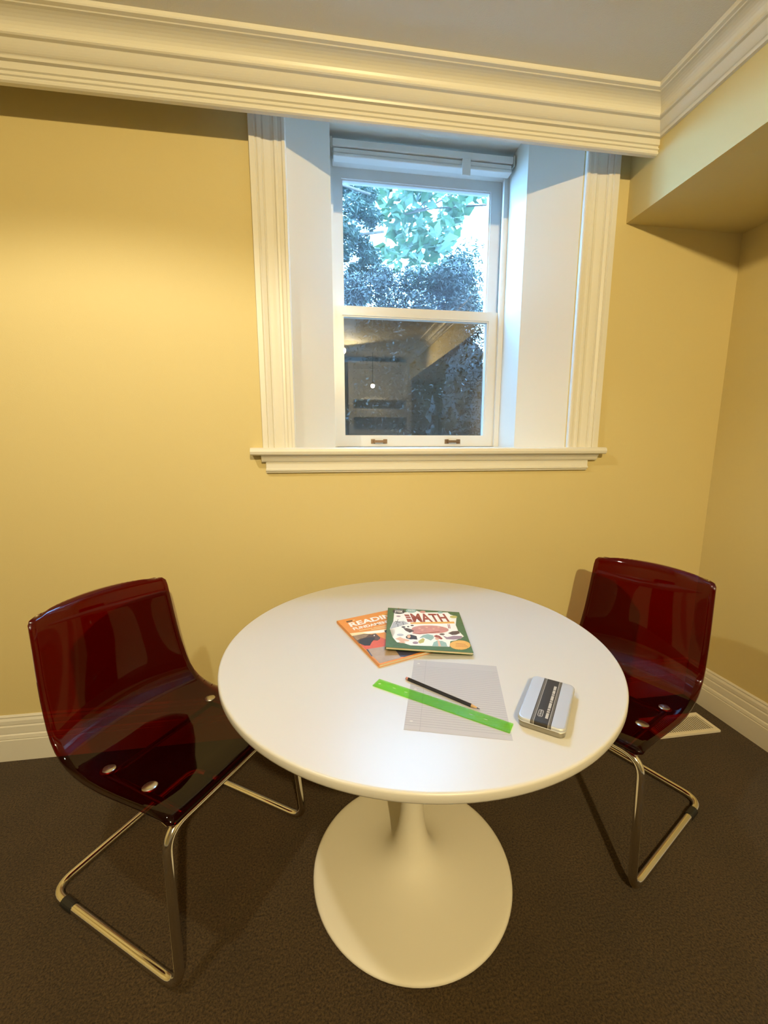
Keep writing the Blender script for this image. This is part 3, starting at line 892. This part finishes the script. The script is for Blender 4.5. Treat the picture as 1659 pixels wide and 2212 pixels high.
flat('seal', mp(*[(1318 + (178 if k % 2 else 166) * math.cos(2 * math.pi * k / n_), 705 + (86 if k % 2 else 79) * math.sin(2 * math.pi * k / n_)) for k in range(n_)])[::-1], z1 + 2 * D, 'ink_gold', mb)
for y in (675, 700, 725): mf('seal_line', 'ink_rust', 3, (1245, y - 3 + 6), (1410 + (y - 675), y + 3 + 6), (1410 + (y - 675), y + 7 + 6), (1245, y + 1 + 6))

# ------------------------------------------------------------------ lined paper, ruler, pencil, tin
PW, PH = .207, .267
pc = Vector((.2830, -.9345, TZ + .0003)); pr_ = R(-17)
pap = empty('lined_paper', pc, pr_)
tag(pap, 'sheet of lined loose leaf paper under the ruler and pencil', 'paper')
bm = bmesh.new()
# sheet with three punched holes: build as a grid strip around them
hx = -PW / 2 + .013
holes = [(hx, .118), (hx, 0.0 + .006), (hx, -.105)]
def sheet_with_holes(bm, x0, x1, y0, y1, hs, r, z0, z1, n=16):
    """rectangle with round holes, triangulated by fill"""
    def loop(pts): 
        vs = [bm.verts.new((p[0], p[1], z1)) for p in pts]
        es = [bm.edges.new((vs[i], vs[(i + 1) % len(vs)])) for i in range(len(vs))]
        return es
    es = loop([(x0, y0), (x1, y0), (x1, y1), (x0, y1)])
    for h in hs:
        rx, ry = (r, r) if not isinstance(r, tuple) else r
        if len(h) == 4: rx, ry = h[2], h[3]
        es += loop([(h[0] + rx * math.cos(2 * math.pi * k / n), h[1] + ry * math.sin(2 * math.pi * k / n)) for k in range(n)])
    bmesh.ops.triangle_fill(bm, use_beauty=True, use_dissolve=False, edges=es)
    fs = bm.faces[:]
    r_ = bmesh.ops.extrude_face_region(bm, geom=fs)
    for v in [g for g in r_['geom'] if isinstance(g, bmesh.types.BMVert)]: v.co.z = z0
    return bm
sheet_with_holes(bm, -PW / 2, PW / 2, -PH / 2, PH / 2, holes, .0035, 0, .0002)
mesh_obj('sheet', bm, 'paper_white', pap)
bm = bmesh.new()
for k in range(31):
    y = PH / 2 - .030 - k * .0074
    add_box(bm, -PW / 2 + .001, PW / 2 - .001, y - .0004, y + .0004, .0002, .00028)
o = mesh_obj('ruled_lines', bm, 'rule_line', pap); o['kind'] = 'stuff'
mesh_obj('margin_line', boxes((-PW / 2 + .031, -PW / 2 + .0318, -PH / 2, PH / 2, .0002, .0003)), 'rule_line', pap)

RL, RWd, RTh = .312, .030, .0024
ru = empty('ruler', (.2335, -.9640, TZ + .0008), R(-39))
tag(ru, 'translucent green plastic ruler lying across the lined paper', 'ruler')
bm = bmesh.new()
sheet_with_holes(bm, -RL / 2, RL / 2, -RWd / 2, RWd / 2, [(-.146, .0, .004, .004), (-.108, .001, .006, .0028), (-.078, .001, .006, .0028), (-.002, .001, .0025, .0025), (.073, .001, .006, .0028), (.104, .001, .006, .0028)], .004, 0, RTh)
mesh_obj('blade', bm, 'ruler_green', ru)
bm = bmesh.new()
for k in range(61):
    x = -RL / 2 + .006 + k * .005
    l = .006 if k % 5 == 0 else .0035
    add_box(bm, x - .0002, x + .0002, RWd / 2 - .0005 - l, RWd / 2 - .0005, RTh, RTh + .00005)
    add_box(bm, x - .0002, x + .0002, -RWd / 2 + .0005, -RWd / 2 + .0005 + l * .8, RTh, RTh + .00005)
pmat('tick_green', (0.08, 0.24, 0.04), .5)
o = mesh_obj('graduations', bm, 'tick_green', ru); o['kind'] = 'stuff'

pe = empty('pencil', (.2500, -.9310, TZ + .0042), R(-46.5))
tag(pe, 'black hexagonal pencil with a pink eraser on the lined paper', 'pencil')
def hexbar(x0, x1, r0, r1, n=6, mat=None):
    return loops_mesh([[(x0, r0 * math.cos(2 * math.pi * k / n + .5236), r0 * math.sin(2 * math.pi * k / n + .5236)) for k in range(n)],
                       [(x1, r1 * math.cos(2 * math.pi * k / n + .5236), r1 * math.sin(2 * math.pi * k / n + .5236)) for k in range(n)]])
mesh_obj('barrel', hexbar(-.0885, .074, .0040, .0040), 'pencil_black', pe)
mesh_obj('sharpened_wood', hexbar(.074, .087, .0039, .0014, 12), 'pencil_wood', pe, True)
mesh_obj('lead', hexbar(.087, .0935, .0013, .0003, 8), 'graphite', pe, True)
mesh_obj('eraser', hexbar(-.0945, -.0885, .0033, .0037, 12), 'eraser_pink', pe, True)

tin = empty('pencil_tin', (.4575, -1.0135, TZ + .0002), R(-38.5))
tag(tin, 'small silver metal tin with a dark printed band on its lid', 'tin')
tw, tl, tr_ = .0445, .0855, .013
def rl(hw, hh, r, z): return [(x, y, z) for x, y in rrect(hw, hh, r)]
mesh_obj('body', loops_mesh([rl(tw - .003, tl - .003, tr_ - .003, 0), rl(tw - .0012, tl - .0012, tr_ - .001, .0015), rl(tw - .001, tl - .001, tr_ - .001, .0135)]), 'tin_side', tin, True)
lid = mesh_obj('lid', loops_mesh([rl(tw, tl, tr_, .0125), rl(tw + .0006, tl + .0006, tr_, .0132), rl(tw, tl, tr_, .0140), rl(tw, tl, tr_, .0185), rl(tw - .0012, tl - .0012, tr_ - .001, .0203), rl(tw - .0035, tl - .0035, tr_ - .003, .0210)]), 'tin_silver', tin)
mod = lid.data
zt = .0210
def band(name, x0, x1, mat, off, wrap=True):
    e = .00008 + off * .00006
    prof_ = [(-tl - e, .0142), (-tl - e, .0185), (-tl + .0012, .0203 + e), (-tl + .0035, zt + e), (tl - .0035, zt + e), (tl - .0012, .0203 + e), (tl + e, .0185), (tl + e, .0142)]
    bm = bmesh.new()
    a_ = [bm.verts.new((x0, y, z)) for y, z in prof_]; b2 = [bm.verts.new((x1, y, z)) for y, z in prof_]
    for i in range(len(prof_) - 1): bm.faces.new((a_[i], b2[i], b2[i + 1], a_[i + 1]))
    return mesh_obj(name, bm, mat, lid)
band('printed_band', -.0195, .0185, 'tin_band', 0)
band('band_stripe', -.0180, -.0138, 'tin_band_grey', 1)
band('band_line', -.0138, -.0130, 'tin_print', 2)
band('band_stripe', .0135, .0172, 'tin_band_grey', 1)
band('band_line', .0127, .0135, 'tin_print', 2)
# row of small print running along the band, and the pill shaped emblem
y = -.066
for ln in (.019, .005, .006, .020, .005, .018, .005, .013, .016):
    flat('print_word', [(.0045, y), (.0098, y), (.0098, y + ln), (.0045, y + ln)], zt + .0003, 'tin_print', lid, .00005)
    y += ln + .0022
ring = rrect(.0048, .0125, .0047, 6); ring2 = rrect(.0036, .0113, .0035, 6)
bm = bmesh.new()
a_ = [bm.verts.new((x - .0055, yy - .0535, zt + .0003)) for x, yy in ring]; b2 = [bm.verts.new((x - .0055, yy - .0535, zt + .0003)) for x, yy in ring2]
for i in range(len(a_)): bm.faces.new((a_[i], a_[(i + 1) % len(a_)], b2[(i + 1) % len(a_)], b2[i]))
mesh_obj('emblem_ring', bm, 'tin_print', lid)
for k, yy in enumerate((-.0615, -.0560, -.0505, -.0455)):
    flat('emblem_mark', ell(-.0055, yy, .0022, .0016 + .0004 * (k % 2), 8), zt + .0003, 'tin_print', lid, .00005)

# ------------------------------------------------------------------ behind the camera: lamps and a white bookcase (seen only as reflections)
bk = empty('bookcase', (.83, -3.86, 0))
tag(bk, 'white painted bookcase against the wall facing the window', 'bookcase')
bx0, bx1, by0, by1 = .40, 1.33, -4.08, -3.66
child(bk, 'side_panel', boxes((bx0, bx0 + .07, by0, by1, 0, 2.42)), 'shelf_white')
child(bk, 'side_panel', boxes((bx1 - .07, bx1, by0, by1, 0, 2.42)), 'shelf_white')
child(bk, 'top_panel', boxes((bx0, bx1, by0, by1, 2.42, 2.46)), 'shelf_white')
child(bk, 'back_panel', boxes((bx0 + .07, bx1 - .07, by0, by0 + .02, 0, 2.42)), 'shelf_white')
for z0, z1_ in ((.0, .10), (.50, .56), (.98, 1.04), (1.40, 1.50), (1.68, 1.80), (1.93, 1.96)):
    child(bk, 'shelf', boxes((bx0 + .07, bx1 - .07, by0 + .02, by1 - .01, z0, z1_)), 'shelf_white')

LP = Vector((.30, -3.12, 2.480))
aim = (Vector((.35, -.35, 1.15)) - LP).normalized()
cl = empty('ceiling_spotlight', (LP.x, LP.y, ZC))
tag(cl, 'white ceiling spotlight in front of the bookcase aimed at the window', 'lamp')
mesh_obj('canopy', lathe([(0, 0), (.055, 0), (.057, -.012), (.04, -.018), (0, -.018)], 32), 'shelf_white', cl, True)
mesh_obj('stem', tube([Vector((0, 0, -.010)), Vector((0, 0, -.045))], .007, n=10), 'shelf_white', cl, True)
hd = mesh_obj('head', lathe([(0, -.075), (.020, -.075), (.038, -.050), (.046, -.012), (.046, -.008), (.043, -.008), (.034, -.05), (.018, -.068), (0, -.068)], 32), 'shelf_white', cl, True, tuple(LP - Vector((LP.x, LP.y, ZC))))
q_ = aim.to_track_quat('Z', 'Y'); hd.rotation_mode = 'QUATERNION'; hd.rotation_quaternion = q_
mesh_obj('lens', lathe([(0, -.014), (.041, -.014), (.041, -.011), (0, -.011)], 24), 'lamp_glow', hd)
ld = bpy.data.lights.new('spotlight_bulb', 'SPOT')
ld.energy = LAMP_MAIN; ld.color = LAMP_COL; ld.spot_size = R(132); ld.spot_blend = .45; ld.shadow_soft_size = .035
lo = bpy.data.objects.new('spotlight_bulb', ld); C.objects.link(lo); lo.parent = cl
lo.rotation_mode = 'QUATERNION'; lo.rotation_quaternion = aim.to_track_quat('-Z', 'Y'); lo.location = (LP - Vector((LP.x, LP.y, ZC))) + aim * .012

bl2 = empty('bookcase_lamp', (.72, -3.40, ZC))
tag(bl2, 'tiny glowing globe pendant hanging before the bookcase', 'lamp')
mesh_obj('cord', tube([Vector((0, 0, 0)), Vector((0, 0, -.40))], .003, n=8), 'black_plastic', bl2)
mesh_obj('cap', lathe([(0, -.40), (.012, -.40), (.014, -.425), (0, -.425)], 16), 'brass', bl2, True)
bm = bmesh.new(); bmesh.ops.create_uvsphere(bm, u_segments=20, v_segments=12, radius=.026)
mesh_obj('globe', bm, 'globe_glow', bl2, True, (0, 0, -.445))

dl = empty('downlight', (-.81, -1.18, ZC))
tag(dl, 'recessed style ceiling downlight can left of the table', 'lamp')
mesh_obj('trim_ring', lathe([(.062, 0), (.085, 0), (.085, -.006), (.066, -.010), (.062, -.006), (.062, 0)], 40), 'shelf_white', dl, True)
mesh_obj('lens', lathe([(0, -.001), (.060, -.001), (.060, -.003), (0, -.003)], 32), 'downlight_glow', dl)
ld = bpy.data.lights.new('downlight_bulb', 'SPOT')
ld.energy = SPOT_W; ld.color = SPOT_COL; ld.spot_size = R(146); ld.spot_blend = .30; ld.shadow_soft_size = .035
lo = bpy.data.objects.new('downlight_bulb', ld); C.objects.link(lo); lo.parent = dl; lo.location = (0, 0, -.045)
